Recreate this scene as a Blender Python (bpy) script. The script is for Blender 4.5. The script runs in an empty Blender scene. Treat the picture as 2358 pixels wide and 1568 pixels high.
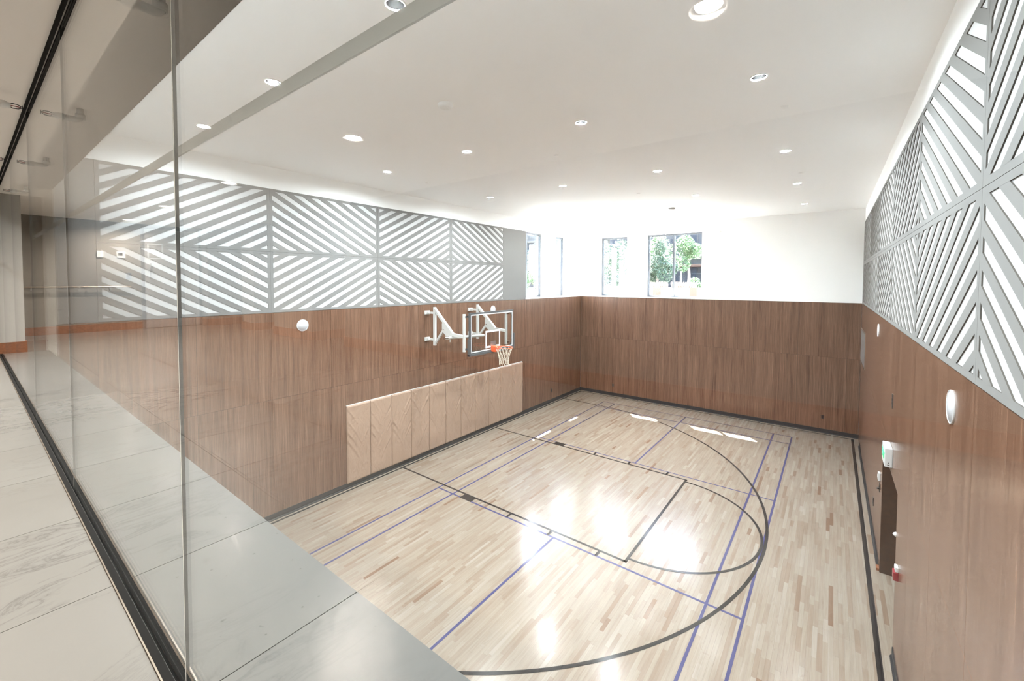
import bpy, bmesh, math, random
from mathutils import Vector, Matrix, noise as mnoise
random.seed(11)
scene = bpy.context.scene
COL = scene.collection

# ------------------------------------------------------------------ camera
CAM = Vector((8.8584, -16.9301, 4.8326))
F_PX, CX, CY = 972.94, 1162.16, 680.67
yaw, pitch, roll = math.radians(37.864), math.radians(1.889), math.radians(0.143)
fw = Vector((-math.sin(yaw)*math.cos(pitch), math.cos(yaw)*math.cos(pitch), -math.sin(pitch)))
rt0 = Vector((math.cos(yaw), math.sin(yaw), 0))
up0 = rt0.cross(fw)
rt = rt0*math.cos(roll) + up0*math.sin(roll)
up = -rt0*math.sin(roll) + up0*math.cos(roll)
cd = bpy.data.cameras.new('camera')
cam = bpy.data.objects.new('camera', cd); COL.objects.link(cam)
m = Matrix((rt, up, -fw)).transposed().to_4x4(); m.translation = CAM
cam.matrix_world = m
cd.sensor_fit = 'HORIZONTAL'; cd.sensor_width = 36.0
cd.lens = F_PX*36.0/2358.0
cd.shift_x = (1179.0-CX)/2358.0
cd.shift_y = -(784.0-CY)/2358.0
cd.clip_start = 0.02; cd.clip_end = 500
scene.camera = cam

# ------------------------------------------------------------------ world, sun, exposure
scene.view_settings.view_transform = 'Standard'
scene.view_settings.look = 'None'
scene.view_settings.gamma = 1.0
scene.view_settings.use_curve_mapping = False
scene.view_settings.exposure = 2.93
world = bpy.data.worlds.new('sky'); scene.world = world
world.use_nodes = True
wn = world.node_tree
for n in list(wn.nodes): wn.nodes.remove(n)
sky = wn.nodes.new('ShaderNodeTexSky'); sky.sky_type = 'NISHITA'
sky.sun_disc = False; sky.sun_elevation = math.radians(58.7)
sky.sun_rotation = math.radians(-40.0); sky.air_density = 1.0; sky.dust_density = 2.5; sky.ozone_density = 1.0
bg = wn.nodes.new('ShaderNodeBackground'); bg.inputs['Strength'].default_value = 0.82
wo = wn.nodes.new('ShaderNodeOutputWorld')
wn.links.new(sky.outputs[0], bg.inputs['Color']); wn.links.new(bg.outputs[0], wo.inputs['Surface'])
SUN_DIR = Vector((0.643*math.cos(math.radians(58.7)), -0.765*math.cos(math.radians(58.7)), -math.sin(math.radians(58.7))))
sd = bpy.data.lights.new('sun', 'SUN'); sd.energy = 21.0; sd.angle = math.radians(0.53); sd.color = (1.0, 0.985, 0.96)
so = bpy.data.objects.new('sun', sd); COL.objects.link(so)
so.rotation_euler = SUN_DIR.to_track_quat('-Z', 'Y').to_euler(); so.location = (-10, 15, 30)
cy_ = scene.cycles
cy_.use_denoising = True
cy_.use_adaptive_sampling = True; cy_.adaptive_threshold = 0.05
cy_.adaptive_min_samples = 16
cy_.max_bounces = 10; cy_.diffuse_bounces = 6; cy_.glossy_bounces = 5; cy_.transmission_bounces = 6; cy_.transparent_max_bounces = 20
cy_.sample_clamp_indirect = 8.0
cy_.caustics_reflective = False; cy_.caustics_refractive = False
GYM_W, COR_W = (25.0, 25.0, 22.0, 10.0, 2.0), 22.0   # watts of one gym downlight (rows dimmed toward the daylight) / of one corridor downlight

# ------------------------------------------------------------------ main dimensions (metres)
W = 9.5885            # gym width (x), wall_left at x=0, wall_right at x=W
YN = -16.10           # near face of the gym, edge of the stone ledge
YG = -16.5885         # plane of the glass partition
ZF = 3.7326           # corridor floor
ZC2 = 6.13            # corridor ceiling
HW, HC = 4.197, 7.09  # top of wood panelling, gym ceiling
HO = 6.79             # head of the window openings
REC = 0.75            # depth of the window recess
YB, XE, XR = -20.24, -3.70, 11.2   # corridor back wall, left end wall, right end

# ------------------------------------------------------------------ helpers
def link(o, parent=None):
    COL.objects.link(o)
    if parent is not None: o.parent = parent
    return o
def tag(o, label=None, cat=None, group=None, kind=None):
    if label: o['label'] = label
    if cat: o['category'] = cat
    if group: o['group'] = group
    if kind: o['kind'] = kind
    return o
def empty(name, loc, label=None, cat=None, group=None, rot=(0,0,0)):
    o = bpy.data.objects.new(name, None); COL.objects.link(o)
    o.location = loc; o.rotation_euler = rot; o.empty_display_size = 0.1
    return tag(o, label, cat, group)

class MB:
    """collects shapes, builds one mesh object"""
    def __init__(s): s.v=[]; s.f=[]; s.mi=[]; s.sm=[]
    def add(s, vs, fs, mi=0, smooth=False):
        b=len(s.v); s.v += [tuple(x) for x in vs]
        for i,f in enumerate(fs):
            s.f.append(tuple(b+k for k in f)); s.mi.append(mi if isinstance(mi,int) else mi[i]); s.sm.append(smooth)
        return s
    def box(s, x0,x1,y0,y1,z0,z1, mi=0):
        vs=[(x,y,z) for x in(x0,x1) for y in(y0,y1) for z in(z0,z1)]
        return s.add(vs, [(0,1,3,2),(4,6,7,5),(0,4,5,1),(2,3,7,6),(0,2,6,4),(1,5,7,3)], mi)
    def bar(s, a, b, w, h, upv=(0,0,1), mi=0):
        a=Vector(a); b=Vector(b); d=(b-a).normalized(); u=Vector(upv)
        if abs(d.dot(u))>.98: u=Vector((1,0,0)) if abs(d.x)<.9 else Vector((0,1,0))
        r=d.cross(u).normalized(); u=r.cross(d)
        vs=[]
        for p in(a,b):
            for sx,sz in((-1,-1),(1,-1),(1,1),(-1,1)): vs.append(p+r*(sx*w/2)+u*(sz*h/2))
        return s.add(vs, [(0,3,2,1),(4,5,6,7),(0,1,5,4),(1,2,6,5),(2,3,7,6),(3,0,4,7)], mi)
    def tube(s, pts, r, n=10, mi=0, closed=False, caps=True):
        pts=[Vector(p) for p in pts]; N=len(pts); rs=r if isinstance(r,(list,tuple)) else [r]*N
        vs=[]; ref=None
        for i,p in enumerate(pts):
            a=pts[i-1] if (i>0 or closed) else p; b=pts[(i+1)%N] if (i<N-1 or closed) else p
            d=(b-a).normalized()
            if ref is None:
                ref=Vector((0,0,1)) if abs(d.z)<.9 else Vector((1,0,0))
            x=d.cross(ref).normalized(); y=x.cross(d); ref=y
            for k in range(n):
                t=2*math.pi*k/n; vs.append(p+x*(math.cos(t)*rs[i])+y*(math.sin(t)*rs[i]))
        fs=[]
        for i in range(N if closed else N-1):
            j=(i+1)%N
            for k in range(n):
                l=(k+1)%n; fs.append((i*n+k,i*n+l,j*n+l,j*n+k))
        s.add(vs,fs,mi,True)
        if caps and not closed:
            s.add(vs[:n],[tuple(range(n))][::1],mi); s.add(vs[-n:],[tuple(range(n))],mi)
        return s
    def lathe(s, prof, n=32, mi=0, c=(0,0,0), smooth=True, axis='z'):
        vs=[]
        for r,h in prof:
            for k in range(n):
                t=2*math.pi*k/n; a,b=r*math.cos(t),r*math.sin(t)
                if axis=='z': q=(a,b,h)
                elif axis=='x': q=(h,a,b)
                else: q=(a,h,b)
                vs.append((c[0]+q[0],c[1]+q[1],c[2]+q[2]))
        fs=[]
        for i in range(len(prof)-1):
            for k in range(n):
                l=(k+1)%n; fs.append((i*n+k,i*n+l,(i+1)*n+l,(i+1)*n+k))
        return s.add(vs,fs,mi,smooth)
    def prism(s, poly, mp, w0, w1, front=0, side=1):
        """2-D polygon (u,v) extruded from depth w0 to w1, mp(u,v,w) gives the world point"""
        n=len(poly)
        vs=[mp(u,v,w1) for u,v in poly]+[mp(u,v,w0) for u,v in poly]
        s.add(vs,[tuple(range(n))],front)
        b=len(s.v)-2*n
        s.f.append(tuple(b+n+k for k in reversed(range(n)))); s.mi.append(side); s.sm.append(False)
        for k in range(n):
            l=(k+1)%n; s.f.append((b+k,b+n+k,b+n+l,b+l)); s.mi.append(side); s.sm.append(False)
        return s
    def build(s, name, mats, parent=None, fix=True, bevel=0):
        me=bpy.data.meshes.new(name); me.from_pydata(s.v,[],s.f)
        mats=mats if isinstance(mats,(list,tuple)) else [mats]
        for mt in mats: me.materials.append(mt)
        me.polygons.foreach_set('material_index',[min(i,len(mats)-1) for i in s.mi])
        me.polygons.foreach_set('use_smooth',s.sm)
        if fix:
            bm=bmesh.new(); bm.from_mesh(me)
            bmesh.ops.recalc_face_normals(bm,faces=bm.faces)
            if bevel:
                bmesh.ops.remove_doubles(bm,verts=bm.verts,dist=1e-5)
                bmesh.ops.bevel(bm,geom=bm.edges[:],offset=bevel,segments=2,affect='EDGES',profile=0.7)
            bm.to_mesh(me); bm.free()
        me.update()
        o=bpy.data.objects.new(name,me)
        return link(o,parent)

# ------------------------------------------------------------------ materials
MATS={}
def new_mat(name):
    mt=bpy.data.materials.new(name); mt.use_nodes=True; MATS[name]=mt
    nt=mt.node_tree; b=nt.nodes['Principled BSDF']
    return mt,nt,b
def plain(name, col, rough=.5, metal=0., spec=.5, emit=None, estr=0., bump=0., bscale=200., var=0.):
    mt,nt,b=new_mat(name)
    b.inputs['Base Color'].default_value=(*col,1); b.inputs['Roughness'].default_value=rough
    b.inputs['Metallic'].default_value=metal; b.inputs['Specular IOR Level'].default_value=spec
    if emit: b.inputs['Emission Color'].default_value=(*emit,1); b.inputs['Emission Strength'].default_value=estr
    if bump or var:
        g=nt.nodes.new('ShaderNodeNewGeometry'); n=nt.nodes.new('ShaderNodeTexNoise')
        n.inputs['Scale'].default_value=bscale; n.inputs['Detail'].default_value=3
        nt.links.new(g.outputs['Position'],n.inputs['Vector'])
        if bump:
            bp=nt.nodes.new('ShaderNodeBump'); bp.inputs['Strength'].default_value=bump; bp.inputs['Distance'].default_value=.002
            nt.links.new(n.outputs['Fac'],bp.inputs['Height']); nt.links.new(bp.outputs[0],b.inputs['Normal'])
        if var:
            mr=nt.nodes.new('ShaderNodeMapRange'); mr.inputs[1].default_value=.25; mr.inputs[2].default_value=.75
            mr.inputs[3].default_value=1-var; mr.inputs[4].default_value=1+var
            nt.links.new(n.outputs['Fac'],mr.inputs[0])
            mx=nt.nodes.new('ShaderNodeVectorMath'); mx.operation='SCALE'; mx.inputs[0].default_value=col
            nt.links.new(mr.outputs[0],mx.inputs['Scale']); nt.links.new(mx.outputs[0],b.inputs['Base Color'])
    return mt
def scaled_pos(nt, sc, objrand=False):
    g=nt.nodes.new('ShaderNodeNewGeometry'); v=nt.nodes.new('ShaderNodeVectorMath'); v.operation='MULTIPLY'
    v.inputs[1].default_value=sc
    src=g.outputs['Position']
    if objrand:
        oi=nt.nodes.new('ShaderNodeObjectInfo'); ml=nt.nodes.new('ShaderNodeMath'); ml.operation='MULTIPLY'; ml.inputs[1].default_value=37.0
        nt.links.new(oi.outputs['Random'],ml.inputs[0])
        ad=nt.nodes.new('ShaderNodeVectorMath'); ad.operation='ADD'
        nt.links.new(src,ad.inputs[0]); nt.links.new(ml.outputs[0],ad.inputs[1]); src=ad.outputs[0]
    nt.links.new(src,v.inputs[0])
    return v.outputs[0]
def noise(nt, vec, scale=1., detail=4., rough=.55, dist=0.):
    n=nt.nodes.new('ShaderNodeTexNoise'); n.inputs['Scale'].default_value=scale; n.inputs['Detail'].default_value=detail
    n.inputs['Roughness'].default_value=rough; n.inputs['Distortion'].default_value=dist
    nt.links.new(vec,n.inputs['Vector']); return n.outputs['Fac']
def ramp(nt, fac, stops, interp='LINEAR'):
    r=nt.nodes.new('ShaderNodeValToRGB'); e=r.color_ramp.elements; r.color_ramp.interpolation=interp
    while len(e)<len(stops): e.new(.5)
    for i,(p,c) in enumerate(stops): e[i].position=p; e[i].color=(*c,1)
    nt.links.new(fac,r.inputs[0]); return r.outputs[0]
def mixc(nt, fac, a, b, mode='MIX'):
    x=nt.nodes.new('ShaderNodeMix'); x.data_type='RGBA'; x.blend_type=mode
    for s,v in((0,fac),(6,a),(7,b)):
        if isinstance(v,(int,float)): x.inputs[s].default_value=v
        elif isinstance(v,tuple): x.inputs[s].default_value=(*v,1)
        else: nt.links.new(v,x.inputs[s])
    return x.outputs[2]
def bumpn(nt,b,h,strength=.2,dist=.002):
    bp=nt.nodes.new('ShaderNodeBump'); bp.inputs['Strength'].default_value=strength; bp.inputs['Distance'].default_value=dist
    nt.links.new(h,bp.inputs['Height']); nt.links.new(bp.outputs[0],b.inputs['Normal'])

white_paint=plain('white_paint',(.90,.90,.89),.6,bump=.05,bscale=300)
ceil_paint=plain('ceiling_paint',(.93,.935,.935),.75)
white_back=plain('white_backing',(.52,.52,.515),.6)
grey_felt=plain('grey_felt',(.205,.200,.193),.85,spec=.2,bump=.25,bscale=500,var=.07)
felt_edge=plain('felt_edge',(.10,.09,.08),.9,spec=.1)
black_rubber=plain('black_rubber',(.014,.014,.016),.6,spec=.25,bump=.1,bscale=120)
dark_gap=plain('dark_gap',(.02,.014,.01),.9)
alu=plain('anodised_aluminium',(.085,.095,.11),.5,metal=.0)
dark_seal=plain('dark_seal',(.03,.03,.035),.5)
steel=plain('brushed_steel',(.62,.62,.62),.3,metal=.9)
chrome=plain('chrome',(.8,.8,.8),.12,metal=1.)
white_enamel=plain('white_enamel',(.56,.555,.53),.35)
board_grey=plain('board_grey',(.075,.08,.083),.45)
board_white=plain('board_white',(.75,.76,.76),.5)
rim_orange=plain('rim_orange',(.72,.10,.025),.4)
net_cord=plain('net_cord',(.72,.66,.55),.9)
black_line=plain('black_floor_paint',(.016,.014,.014),.14,spec=.35)
blue_line=plain('blue_floor_paint',(.046,.046,.118),.14,spec=.35)
white_plastic=plain('white_plastic',(.58,.58,.575),.4)
speaker_cloth=plain('speaker_grille',(.50,.50,.52),.6,bump=.4,bscale=900)
dark_plate=plain('dark_plate',(.035,.028,.024),.45)
green_glow=plain('exit_green',(.05,.5,.2),.4,emit=(.05,.75,.3),estr=.10)
red_plastic=plain('red_plastic',(.22,.012,.02),.35)
brown_base=plain('brown_wood_base',(.20,.075,.032),.38,var=.25,bscale=30)
wallcover=plain('woven_wallcover',(.195,.173,.148),.85,spec=.2,bump=.5,bscale=420,var=.06)
corr_ceiling=plain('corridor_ceiling_paint',(.88,.85,.81),.8)
dark_wood=plain('dark_wood',(.042,.015,.006),.4,var=.3,bscale=14)
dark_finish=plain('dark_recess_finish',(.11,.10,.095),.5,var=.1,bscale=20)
door_grey=plain('door_grey',(.30,.28,.27),.45)
track_black=plain('track_black',(.008,.007,.006),.8,spec=.1)
brass=plain('bronze_edge',(.32,.26,.20),.35,metal=.8)
glass_edge=plain('glass_edge',(.05,.055,.052),.15,spec=.6)
silicone=plain('silicone_joint',(.6,.6,.58),.3)
pipe_white=plain('pipe_white',(.74,.73,.70),.45)
rail_paint=plain('rail_paint',(.66,.72,.75),.45)
reflector=plain('downlight_reflector',(.72,.72,.72),.18,metal=1.)
trim_white=plain('downlight_trim',(.84,.84,.83),.5)

def glass_material(name, tint):
    mt,nt,b=new_mat(name); nt.nodes.remove(b); out=nt.nodes['Material Output']
    g=nt.nodes.new('ShaderNodeNewGeometry'); d=nt.nodes.new('ShaderNodeVectorMath'); d.operation='DOT_PRODUCT'
    nt.links.new(g.outputs['Normal'],d.inputs[0]); nt.links.new(g.outputs['Incoming'],d.inputs[1])
    def M(op,a,bv):
        x=nt.nodes.new('ShaderNodeMath'); x.operation=op
        for i,v in enumerate((a,bv)):
            if v is None: continue
            if isinstance(v,(int,float)): x.inputs[i].default_value=v
            else: nt.links.new(v,x.inputs[i])
        return x.outputs[0]
    c=M('ABSOLUTE',d.outputs['Value'],None); k=M('SUBTRACT',1.,c); k5=M('POWER',k,5.)
    fr=M('ADD',M('MULTIPLY',k5,.957),.043)
    tr=nt.nodes.new('ShaderNodeBsdfTransparent'); tr.inputs[0].default_value=(*tint,1)
    gl=nt.nodes.new('ShaderNodeBsdfGlossy'); gl.inputs['Roughness'].default_value=0.0; gl.inputs[0].default_value=(1,1,1,1)
    mx=nt.nodes.new('ShaderNodeMixShader'); nt.links.new(fr,mx.inputs[0]); nt.links.new(tr.outputs[0],mx.inputs[1]); nt.links.new(gl.outputs[0],mx.inputs[2])
    nt.links.new(mx.outputs[0],out.inputs['Surface'])
    return mt
glass=glass_material('clear_glass',(.978,.988,.982))

def veneer():
    mt,nt,b=new_mat('wood_veneer')
    p=scaled_pos(nt,(22,22,.5),True); p2=scaled_pos(nt,(95,95,1.6),True); p3=scaled_pos(nt,(6,6,.25),True)
    a=noise(nt,p,1.,6.,.7,.6); f=noise(nt,p2,1.,4.,.7); l=noise(nt,p3,1.,3.)
    c=ramp(nt,a,[(.36,(0.0669,0.0319,0.0188)),(.47,(0.1305,0.0635,0.0377)),(.56,(0.1672,0.0875,0.0536)),(.66,(0.2509,0.1431,0.0927))])
    c=mixc(nt,.45,c,ramp(nt,f,[(.36,(0.0502,0.0238,0.0145)),(.5,(0.1422,0.0731,0.0448)),(.64,(0.2843,0.1670,0.1101))]))
    c=mixc(nt,.3,c,ramp(nt,l,[(.38,(0.0920,0.0446,0.0261)),(.62,(0.2090,0.1146,0.0724))]))
    nt.links.new(c,b.inputs['Base Color'])
    b.inputs['Roughness'].default_value=.24; b.inputs['Specular IOR Level'].default_value=.62
    bumpn(nt,b,f,.05,.001)
    return mt
wood=veneer()

def maple():
    mt,nt,b=new_mat('maple_floor')
    at=nt.nodes.new('ShaderNodeAttribute'); at.attribute_name='tint'
    t=at.outputs['Fac']
    c=ramp(nt,t,[(0.,(0.1452,0.0816,0.0493)),(.05,(0.1796,0.1172,0.0792)),(.13,(0.2140,0.1588,0.1166)),(.45,(0.2431,0.1935,0.1495)),(.8,(0.2614,0.2162,0.1719)),(1.,(0.2844,0.2419,0.2003))])
    p=scaled_pos(nt,(26,1.1,10)); n1=noise(nt,p,1.,5.,.6,.8)
    p2=scaled_pos(nt,(130,4.,10)); n2=noise(nt,p2,1.,3.,.6)
    p3=scaled_pos(nt,(9,3.,3)); n3=noise(nt,p3,1.,5.,.65,1.5)
    c=mixc(nt,.5,c,ramp(nt,n1,[(.3,(.72,.66,.60)),(.6,(1.,1.,1.))]),'MULTIPLY')
    c=mixc(nt,.35,c,ramp(nt,n2,[(.3,(.80,.76,.70)),(.6,(1.,1.,1.))]),'MULTIPLY')
    c=mixc(nt,.35,c,ramp(nt,n3,[(.27,(.55,.42,.32)),(.36,(1.,1.,1.))]),'MULTIPLY')
    nt.links.new(c,b.inputs['Base Color'])
    # fine scuffs left by the sanding and the traffic
    p4=scaled_pos(nt,(14,10,1)); n4=noise(nt,p4,1.,6.,.7,2.)
    mr=nt.nodes.new('ShaderNodeMapRange'); mr.inputs[1].default_value=.3; mr.inputs[2].default_value=.75; mr.inputs[3].default_value=.13; mr.inputs[4].default_value=.22
    nt.links.new(n4,mr.inputs[0]); nt.links.new(mr.outputs[0],b.inputs['Roughness'])
    b.inputs['Specular IOR Level'].default_value=.55
    bumpn(nt,b,n2,.03,.001)
    return mt
maple_mat=maple()

def marble(name,base,warm,vein,rough=.22,stain=False):
    mt,nt,b=new_mat(name)
    p=scaled_pos(nt,(1.0,.42,1.),True)
    mp=nt.nodes.new('ShaderNodeMapping'); mp.inputs['Rotation'].default_value=(0,0,.55); nt.links.new(p,mp.inputs['Vector'])
    w=nt.nodes.new('ShaderNodeTexNoise'); w.inputs['Scale'].default_value=5.5; w.inputs['Detail'].default_value=9; w.inputs['Roughness'].default_value=.62; w.inputs['Distortion'].default_value=1.1
    nt.links.new(mp.outputs[0],w.inputs['Vector'])
    def M(op,a,bv=None):
        x=nt.nodes.new('ShaderNodeMath'); x.operation=op; nt.links.new(a,x.inputs[0])
        if bv is not None: x.inputs[1].default_value=bv
        return x.outputs[0]
    ridge=M('ABSOLUTE',M('SUBTRACT',w.outputs['Fac'],.5))
    v=ramp(nt,ridge,[(0.,(1,1,1)),(.014,(.3,.3,.3)),(.05,(0,0,0))])
    gate=noise(nt,p,1.7,3.,.5)
    gr=ramp(nt,gate,[(.44,(0,0,0)),(.68,(1,1,1))])
    vm=mixc(nt,1.,v,gr,'MULTIPLY')
    cl=noise(nt,p,1.1,4.,.5)
    c=mixc(nt,ramp(nt,cl,[(.3,(0,0,0)),(.7,(1,1,1))]),base,warm)
    c=mixc(nt,vm,c,vein)
    if stain:
        sp=scaled_pos(nt,(1,1,1)); s1=noise(nt,sp,5.5,2.,.5,.6)
        c=mixc(nt,ramp(nt,s1,[(.70,(0,0,0)),(.80,(.7,.7,.7))]),c,tuple(x*.45 for x in base))
        s2=noise(nt,sp,42.,1.,.4)
        c=mixc(nt,ramp(nt,s2,[(.765,(0,0,0)),(.80,(.9,.9,.9))]),c,tuple(x*.35 for x in base))
    nt.links.new(c,b.inputs['Base Color']); b.inputs['Roughness'].default_value=rough; b.inputs['Specular IOR Level'].default_value=.2 if stain else .5
    return mt
tile_marble=marble('corridor_marble',(.17,.158,.142),(.155,.142,.126),(.06,.055,.05))
ledge_marble=marble('ledge_marble',(.092,.089,.083),(.083,.081,.077),(.032,.032,.033),.7,True)
grout=plain('grout',(.22,.19,.165),.9)

def vinyl():
    mt,nt,b=new_mat('tan_vinyl')
    b.inputs['Base Color'].default_value=(.335,.225,.16,1); b.inputs['Roughness'].default_value=.38; b.inputs['Specular IOR Level'].default_value=.45
    p=scaled_pos(nt,(1,2.2,1.4),True)
    n1=noise(nt,p,2.2,2.,.5,2.6); n2=noise(nt,p,60.,2.)
    x=nt.nodes.new('ShaderNodeMath'); x.operation='MULTIPLY_ADD'; x.inputs[1].default_value=.02
    nt.links.new(n2,x.inputs[0]); nt.links.new(n1,x.inputs[2])
    bumpn(nt,b,x.outputs[0],.5,.03)
    return mt
vinyl_mat=vinyl()

# ------------------------------------------------------------------ mappings wall -> world
mapA=lambda u,v,w:(w,u,v)             # left wall, u=y
mapB=lambda u,v,w:(u,-w,v)            # far wall, u=x
mapC=lambda u,v,w:(W-w,u,v)           # right wall, u=y
def rect(u0,u1,v0,v1): return [(u0,v0),(u1,v0),(u1,v1),(u0,v1)]
def clip(poly, a,b,c):                # keep a*u+b*v<=c
    out=[]
    for i in range(len(poly)):
        P,Q=poly[i],poly[(i+1)%len(poly)]
        p=a*P[0]+b*P[1]-c; q=a*Q[0]+b*Q[1]-c
        if p<=0: out.append(P)
        if (p<0<q) or (q<0<p):
            t=p/(p-q); out.append((P[0]+t*(Q[0]-P[0]),P[1]+t*(Q[1]-P[1])))
    return out

# ------------------------------------------------------------------ room shell
b=MB(); T=.9
b.box(-T,0,YN,T,-.3,HW-.005); b.box(-T,0,YN,T,HO,HC+.15); b.box(-T,0,YN,-4.30,HW-.005,HO); b.box(-T,0,-.41,T,HW-.005,HO)
wall_left=b.build('wall_left',white_paint)
tag(wall_left,'white upper left gym wall carrying the hoop, wood panels and slatted panels','wall',kind='structure')
b=MB()
b.box(0,W,0,T,-.3,HW-.005); b.box(0,W,0,T,HO,HC+.15); b.box(0,.66,0,T,HW-.005,HO); b.box(6.25,W,0,T,HW-.005,HO)
b.box(1.92,2.72,.45,T,HW-.005,HO); b.box(4.87,6.25,.45,T,HW-.005,HO)
wall_far=b.build('wall_far',white_paint)
tag(wall_far,'far gym wall, white above dark wood panels, with the wide window recess','wall',kind='structure')
DY0,DY1,DZ=-9.62,-7.62,2.13           # door recess in the right wall
b=MB(); TR=1.3
b.box(W,W+TR,YN,DY0,-.3,HC+.15); b.box(W,W+TR,DY1,T,-.3,HC+.15); b.box(W,W+TR,DY0,DY1,DZ,HC+.15); b.box(W+.95,W+TR,DY0,DY1,-.3,DZ)
wall_right=b.build('wall_right',white_paint)
tag(wall_right,'right gym wall, wood panels below and slatted grey panels above','wall',kind='structure')
b=MB()
b.box(0,W,YN-.3,YN,-.3,ZF-.04); b.box(0,W,YN-.3,YN,ZC2,HC+.15)
wall_near=b.build('wall_near',white_paint)
tag(wall_near,'near gym wall under and over the glazed corridor opening','wall',kind='structure')
# white column standing inside the left window recess
b=MB(); b.box(-T,-.45,-2.23,-1.46,HW-.005,HO)
o=b.build('window_pier',white_paint,wall_left)

def holed_plane(x0,x1,y0,y1,z,holes,r,n=32):
    """flat rectangle with round holes on a grid of cells"""
    xs=sorted({h[0] for h in holes}); ys=sorted({h[1] for h in holes})
    ex=[x0]+[(a+b)/2 for a,b in zip(xs,xs[1:])]+[x1]; ey=[y0]+[(a+b)/2 for a,b in zip(ys,ys[1:])]+[y1]
    mb=MB()
    for i,cx in enumerate(xs):
        for j,cyy in enumerate(ys):
            a0,a1,b0,b1=ex[i],ex[i+1],ey[j],ey[j+1]
            ang=sorted([2*math.pi*k/n for k in range(n)]+[math.atan2(yy-cyy,xx-cx)%(2*math.pi) for xx in(a0,a1) for yy in(b0,b1)])
            ins,outs=[],[]
            for t in ang:
                c_,s_=math.cos(t),math.sin(t)
                k=min((a1-cx)/c_ if c_>1e-9 else 1e9,(a0-cx)/c_ if c_<-1e-9 else 1e9,(b1-cyy)/s_ if s_>1e-9 else 1e9,(b0-cyy)/s_ if s_<-1e-9 else 1e9)
                ins.append((cx+r*c_,cyy+r*s_,z)); outs.append((cx+k*c_,cyy+k*s_,z))
            N=len(ang)
            mb.add(ins+outs,[(q,(q+1)%N,N+(q+1)%N,N+q) for q in range(N)])
    return mb
GX=[1.55,3.78,5.985,8.16]; GY=[-14.70,-11.48,-8.18,-5.17,-2.01]
b=holed_plane(-.02,W+.02,YN-.02,.02,HC,[(x,y) for x in GX for y in GY],.078)
b.add([(-.02,YN-.02,HC+.3),(W+.02,YN-.02,HC+.3),(W+.02,.02,HC+.3),(-.02,.02,HC+.3)],[(0,1,2,3)])
ceiling=b.build('ceiling',ceil_paint,fix=False)
tag(ceiling,'flat white gym ceiling with recessed downlights','ceiling',kind='structure')

# corridor shell
CXS=[-3.0,-.35,2.52,5.40,8.36]; CYL=-18.46
b=holed_plane(XE-.02,XR+.02,-22.4,YN,ZC2,[(x,CYL) for x in CXS],.082)
b.box(XE-.05,XR+.05,-22.4,YN-.05,ZC2+.25,ZC2+.3)
ceil_c=b.build('ceiling_corridor',corr_ceiling,fix=False)
tag(ceil_c,'beige corridor ceiling above the marble floor and the glass partition','ceiling',kind='structure')
b=MB(); b.box(XE-.3,XR+.3,-22.4,YN-.005,ZF-.3,ZF-.02)
floor_c=b.build('floor_corridor',grout)
tag(floor_c,'corridor floor of veined beige marble tiles beside the glass','floor',kind='structure')
b=MB(); b.box(XE-.3,XE,-22.4,YG,ZF-.3,ZC2+.25)
wall_end=b.build('wall_corridor_end',wallcover); tag(wall_end,'beige fabric covered wall closing the far end of the corridor','wall',kind='structure')
b=MB(); b.box(XR,XR+.3,-22.4,YN,ZF-.3,ZC2+.25)
tag(b.build('wall_corridor_right',wallcover),'beige corridor wall at the camera end, out of view','wall',kind='structure')
b=MB(); b.box(W,XR,YG-.05,YN,ZF-.3,ZC2+.25)
tag(b.build('wall_glass_end',wallcover),'short beige wall where the glass partition ends by the camera','wall',kind='structure')
b=MB()
for x0,x1 in((-1.96,-1.30),(-.34,1.22),(2.31,XR)): b.box(x0,x1,-22.4,YB,ZF-.02,ZC2+.02)
b.box(XE,-3.30,-22.4,-19.98,ZF-.02,ZC2+.02)
b.box(XE,XR,-22.4,-20.95,ZF-.02,ZC2+.02)
wall_back=b.build('wall_corridor_back',wallcover); tag(wall_back,'beige corridor wall with piers and dark recesses, seen reflected in the glass','wall',kind='structure')
b=MB(); 
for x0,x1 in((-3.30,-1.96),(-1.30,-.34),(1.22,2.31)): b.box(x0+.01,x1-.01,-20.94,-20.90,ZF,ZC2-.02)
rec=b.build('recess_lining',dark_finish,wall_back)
b=MB(); b.box(XE,-1.85,-16.80,-16.60,ZF-.3,ZC2+.25)
tag(b.build('wall_corridor_front',wallcover),'beige wall beyond the column at the far end of the corridor','wall',kind='structure')
# column that ends the glass partition
b=MB(); b.box(-1.9,-.95,-16.84,YN-.02,ZF-.02,ZC2+.02)
colm=b.build('wall_column',plain('column_wallcover',(.40,.385,.36),.85,spec=.2,bump=.5,bscale=420,var=.06)); tag(colm,'grey beige column closing the far left end of the glass partition','column',kind='structure')
b=MB(); b.box(-1.92,-.93,-16.86,YN-.03,ZF,ZF+.165)
b.build('baseboard',brown_base,colm)
# end wall of the ledge zone left of the gym
b=MB(); b.box(-1.9,-.9,YN-.03,YN,ZF-.3,ZC2+.25)
tag(b.build('wall_ledge_return',white_paint),'narrow return wall at the left end of the stone ledge','wall',kind='structure')

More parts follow.
